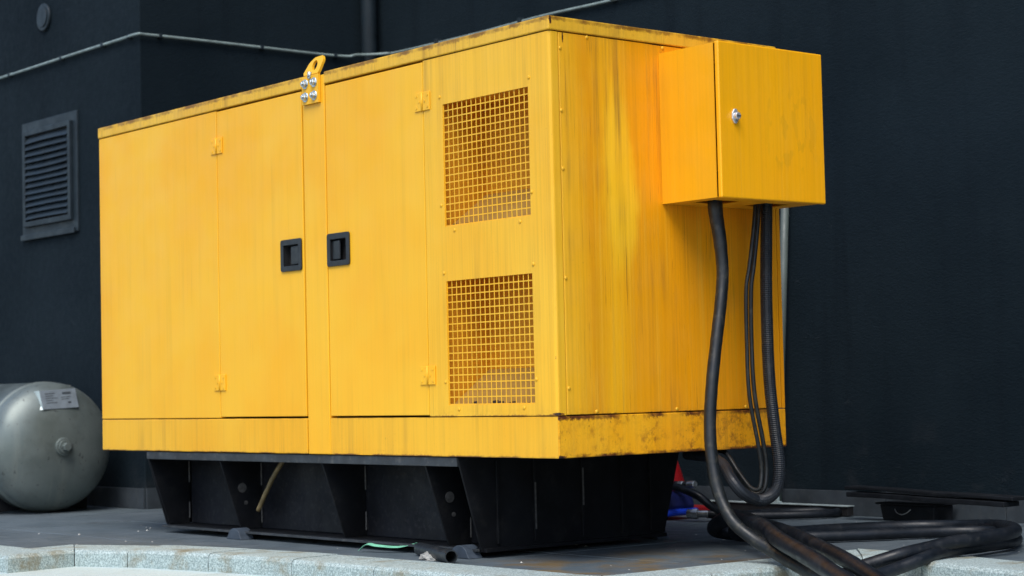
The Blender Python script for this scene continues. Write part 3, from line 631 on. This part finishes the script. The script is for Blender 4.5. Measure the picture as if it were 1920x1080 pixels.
cv = []; cf = []; ns = 32; rings = [(.155, .03), (.15, .04), (.030, .44), (.022, .45), (.022, .44)]
for r_, zz in rings: cv += [(-1.66+r_*math.cos(2*math.pi*k/ns), 2.02+r_*math.sin(2*math.pi*k/ns), zz) for k in range(ns)]
for i in range(len(rings)-1): cf += [(i*ns+k, i*ns+(k+1) % ns, (i+1)*ns+(k+1) % ns, (i+1)*ns+k) for k in range(ns)]
MB().add(cv, cf).build('cone_body', M_red, cone, smooth=True)
MB().prism([(-1.66+u, 2.02+v, .001) for u, v in rrect(-.19, .19, -.19, .19, .03)], (0, 0, .03)).build('cone_base', M_red, cone, .005)
st = empty('metal_strip', (-1.18, 2.29, 0), 'long dark channel with its lit top edge painted pale, lying along the wall foot', 'channel')
MB().box(-1.62, -.775, 2.262, 2.30, .004, .043).build('channel', M_dark, st, .002)
MB().box(-1.62, -.770, 2.255, 2.302, .0435, .0475).build('lit_top_edge', M_strip, st, .001, seg=1)  # light on the channel's top put in as a pale strip
MB().prism([(-1.21, 2.276, .0478), (-1.165, 2.276, .0478), (-1.165, 2.276, .053), (-1.180, 2.276, .055), (-1.180, 2.276, .088), (-1.196, 2.276, .088), (-1.196, 2.276, .055), (-1.21, 2.276, .053)], (0, .014, 0)).build('bracket', M_strip, st, .002)
cr = empty('black_crate', (-.40, 2.24, 0), 'small black plastic crate by the wall under the dark boards', 'crate')
MB().prism([(-.53, 2.19, .002), (-.272, 2.19, .002), (-.262, 2.185, .066), (-.54, 2.185, .066)], (0, .12, 0)).build('body', M_board, cr, .006)
MB().box(-.552, -.250, 2.172, 2.318, .0665, .0745).build('rim', M_board, cr, .003)
MB().tube(spline([(-.46, 2.183, .050), (-.445, 2.176, .036), (-.42, 2.174, .029), (-.395, 2.176, .036), (-.38, 2.183, .050)], 6), .0018, 6).build('wire_handle', M_steel, cr, smooth=True)
def board(name, x0, x1, y0, y1, z0a, z0b, th, lab):
    n = 8; vs = []
    for i in range(n+1):
        t = i/n; x = x0+(x1-x0)*t; zb = z0a+(z0b-z0a)*t + .0012*math.sin(t*9)
        vs += [(x, y0+.01*math.sin(t*5), zb), (x, y1, zb), (x, y1, zb+th), (x, y0+.01*math.sin(t*5), zb+th)]
    fs = [(i*4+q, i*4+(q+1) % 4, (i+1)*4+(q+1) % 4, (i+1)*4+q) for i in range(n) for q in range(4)] + [(3, 2, 1, 0), tuple(n*4+q for q in range(4))]
    return tag(MB().add(vs, fs).build(name, M_board, None, .003), lab, 'board', 'boards on the crate')
board('dark_board', -.66, .12, 2.12, 2.21, .0965, .0775, .019, 'lower of the two dark boards lying on the crate')
board('dark_board', -.68, .15, 2.135, 2.215, .1250, .1010, .014, 'upper of the two dark boards lying on the crate')
tag(MB().tube(spline([(-1.82, .175, .345), (-1.84, .17, .31), (-1.88, .155, .255), (-1.925, .145, .19), (-1.975, .135, .111)], 8), .0095, 12, True).build('drain_hose', M_hose, smooth=True), 'short yellowish hose drooping in front of the skid tank', 'hose')
gs = MB(); gp_ = spline([(-1.10, .0, .004), (-1.07, .01, .026), (-1.02, .02, .022), (-.95, .06, .018), (-.90, .10, .030)], 6); gv = []
for p in gp_: gv += [(p.x, p.y, p.z), (p.x-.006, p.y+.018, p.z+.004), (p.x-.006, p.y+.018, p.z+.0055), (p.x, p.y, p.z+.0015)]
gs.add(gv, [(i*4+q, i*4+(q+1) % 4, (i+1)*4+(q+1) % 4, (i+1)*4+q) for i in range(len(gp_)-1) for q in range(4)] + [(3, 2, 1, 0), tuple((len(gp_)-1)*4+q for q in range(4))])
tag(gs.build('green_strap', M_green, smooth=False), 'thin pale green strap lying on the paving under the skid', 'strap')
pp = empty('drain_pipe', (-.6, .0, 0), 'black open-ended pipe stub with plaster splashes lying under the skid', 'pipe')
a, b = Vector((-.455, -.082, .0225)), Vector((-.80, .05, .0225)); t_ = (b-a).normalized()
u_ = t_.orthogonal().normalized(); v_ = t_.cross(u_); ns = 24; vs = []
for c_, r_ in ((a, .0225), (b, .0225), (b, .0185), (a, .0185)): vs += [c_ + (u_*math.cos(2*math.pi*k/ns)+v_*math.sin(2*math.pi*k/ns))*r_ for k in range(ns)]
MB().add(vs, [(i*ns+k, i*ns+(k+1) % ns, ((i+1) % 4)*ns+(k+1) % ns, ((i+1) % 4)*ns+k) for i in range(4) for k in range(ns)]).build('pipe', M_plastic, pp, smooth=False)
bm = bmesh.new(); bmesh.ops.create_icosphere(bm, subdivisions=3, radius=1)
rnd = random.Random(3)
from mathutils import noise as mn
for v in bm.verts:
    d_ = v.co.normalized(); k = 1 + .5*mn.noise(d_*2.5) + .25*mn.noise(d_*7)
    v.co = Vector((d_.x*.065*k, d_.y*.036*k, max(-.002, d_.z*.022*k)))
me = bpy.data.meshes.new('plaster'); bm.to_mesh(me); bm.free(); me.materials.append(M_plaster)
obj('plaster_lump', me, pp, loc=(-.64, -.020, .002), rot=(0, 0, R(-20)))

# ------------------------------------------------------------------ air receiver tank on the left
TX, TY, TZ, TR = -4.30, .462, .333, .325
tk = empty('air_tank', (TX-.6, TY, 0), 'grey horizontal air receiver tank with a domed end beside the left wall', 'tank')
prof = [(0, 0)] + [(.0, .03)]
pr = []
for k in range(0, 13):
    a = R(90*k/12); pr.append((-.155*(1-math.cos(a)**.9), TR*math.sin(a)**.92 if k else .0))
pr += [(-.20, TR), (-.202, TR+.004), (-.23, TR+.004), (-.232, TR), (-1.45, TR), (-1.60, TR*.6), (-1.64, .0)]
ns = 64; vs = []
for dx, r_ in pr: vs += [(TX+dx, TY+max(r_, .0005)*math.cos(2*math.pi*k/ns), TZ+max(r_, .0005)*math.sin(2*math.pi*k/ns)) for k in range(ns)]
MB().add(vs, [(i*ns+k, i*ns+(k+1) % ns, (i+1)*ns+(k+1) % ns, (i+1)*ns+k) for i in range(len(pr)-1) for k in range(ns)]).build('shell', M_tank, tk, smooth=True)
MB().tube([(TX-.02, TY, TZ), (TX+.012, TY, TZ)], .046, 24).build('boss', M_tank, tk, .006)
MB().tube([(TX+.012, TY, TZ), (TX+.022, TY, TZ)], .034, 20).build('plug_flange', M_tank, tk, .003)
MB().tube([(TX+.022, TY, TZ), (TX+.05, TY, TZ)], .022, 6).build('plug_head', M_tank, tk, .003)
pl = MB().prism([(TX-.02, .365, .520), (TX-.02, .560, .528), (TX-.05, .555, .625), (TX-.05, .360, .614)], (-.012, 0, -.003)).build('data_plate', M_plate, tk, .002)
MB().prism([(TX-.035, .350, .518), (TX-.022, .364, .519), (TX-.052, .359, .614), (TX-.10, .345, .612)], (-.05, 0, -.01)).build('plate_bracket', M_strip, tk)
ink = MB()
def pq(u, v): return Vector((TX-.02, .365, .520)).lerp(Vector((TX-.02, .560, .528)), u).lerp(Vector((TX-.05, .360, .614)).lerp(Vector((TX-.05, .555, .625)), u), v) + Vector((.0018, 0, .0006))
for (u0, u1, v0, v1) in ((.60, .84, .74, .84), (.72, .80, .26, .34), (.12, .40, .80, .83), (.12, .36, .68, .705), (.12, .44, .56, .585), (.12, .30, .44, .465), (.12, .42, .32, .345), (.55, .82, .58, .60), (.55, .78, .48, .50)):
    q4 = [pq(u0, v0), pq(u1, v0), pq(u1, v1), pq(u0, v1)]; ink.add(q4, [(0, 1, 2, 3)])
ink.build('plate_print', M_ink, pl)
MB().tube([(TX-.25, TY+.16, TZ+TR*.86), (TX-.25, TY+.16, TZ+TR*.86+.03)], .012, 10).build('valve_stub', M_steel, tk)
for fx in (TX-.30, TX-1.25):
    for sgn in (1, -1):
        MB().prism([(fx, TY+sgn*.08, .02), (fx, TY+sgn*.26, .0), (fx, TY+sgn*.28, .0), (fx, TY+sgn*.28, .16), (fx, TY+sgn*.22, .10)], (-.05, 0, 0)).build('foot', M_black, tk, .003)

# ------------------------------------------------------------------ grit scattered over the paving
gb = MB(); rnd = random.Random(11)
inn = [tuple(p) for p in inner] + [(4.6, 2.3), (-4.2, 2.3), (-4.2, .9), (-7, .9)]
for _ in range(170):
    x = rnd.uniform(-3.2, 1.6); y = rnd.uniform(-.6, 2.25)
    if not inside(x, y, inn): continue
    s_ = rnd.choice((.0025, .003, .004, .006)); hh = s_*.7
    p = [Vector((x+s_*rnd.uniform(.6, 1.2)*math.cos(a+rnd.uniform(-.3, .3)), y+s_*rnd.uniform(.6, 1.2)*math.sin(a), .0012)) for a in (0, 1.25, 2.5, 3.8, 5.0)]
    gb.add(p + [Vector((x, y, hh+.0012))], [(0, 1, 5), (1, 2, 5), (2, 3, 5), (3, 4, 5), (4, 0, 5)])
M_grit = plain('pale_grit', (.45, .45, .42), .3, .9)
go = gb.build('grit', M_grit); tag(go, 'pale grit and chips scattered over the dark paving', 'grit'); go['kind'] = 'stuff'
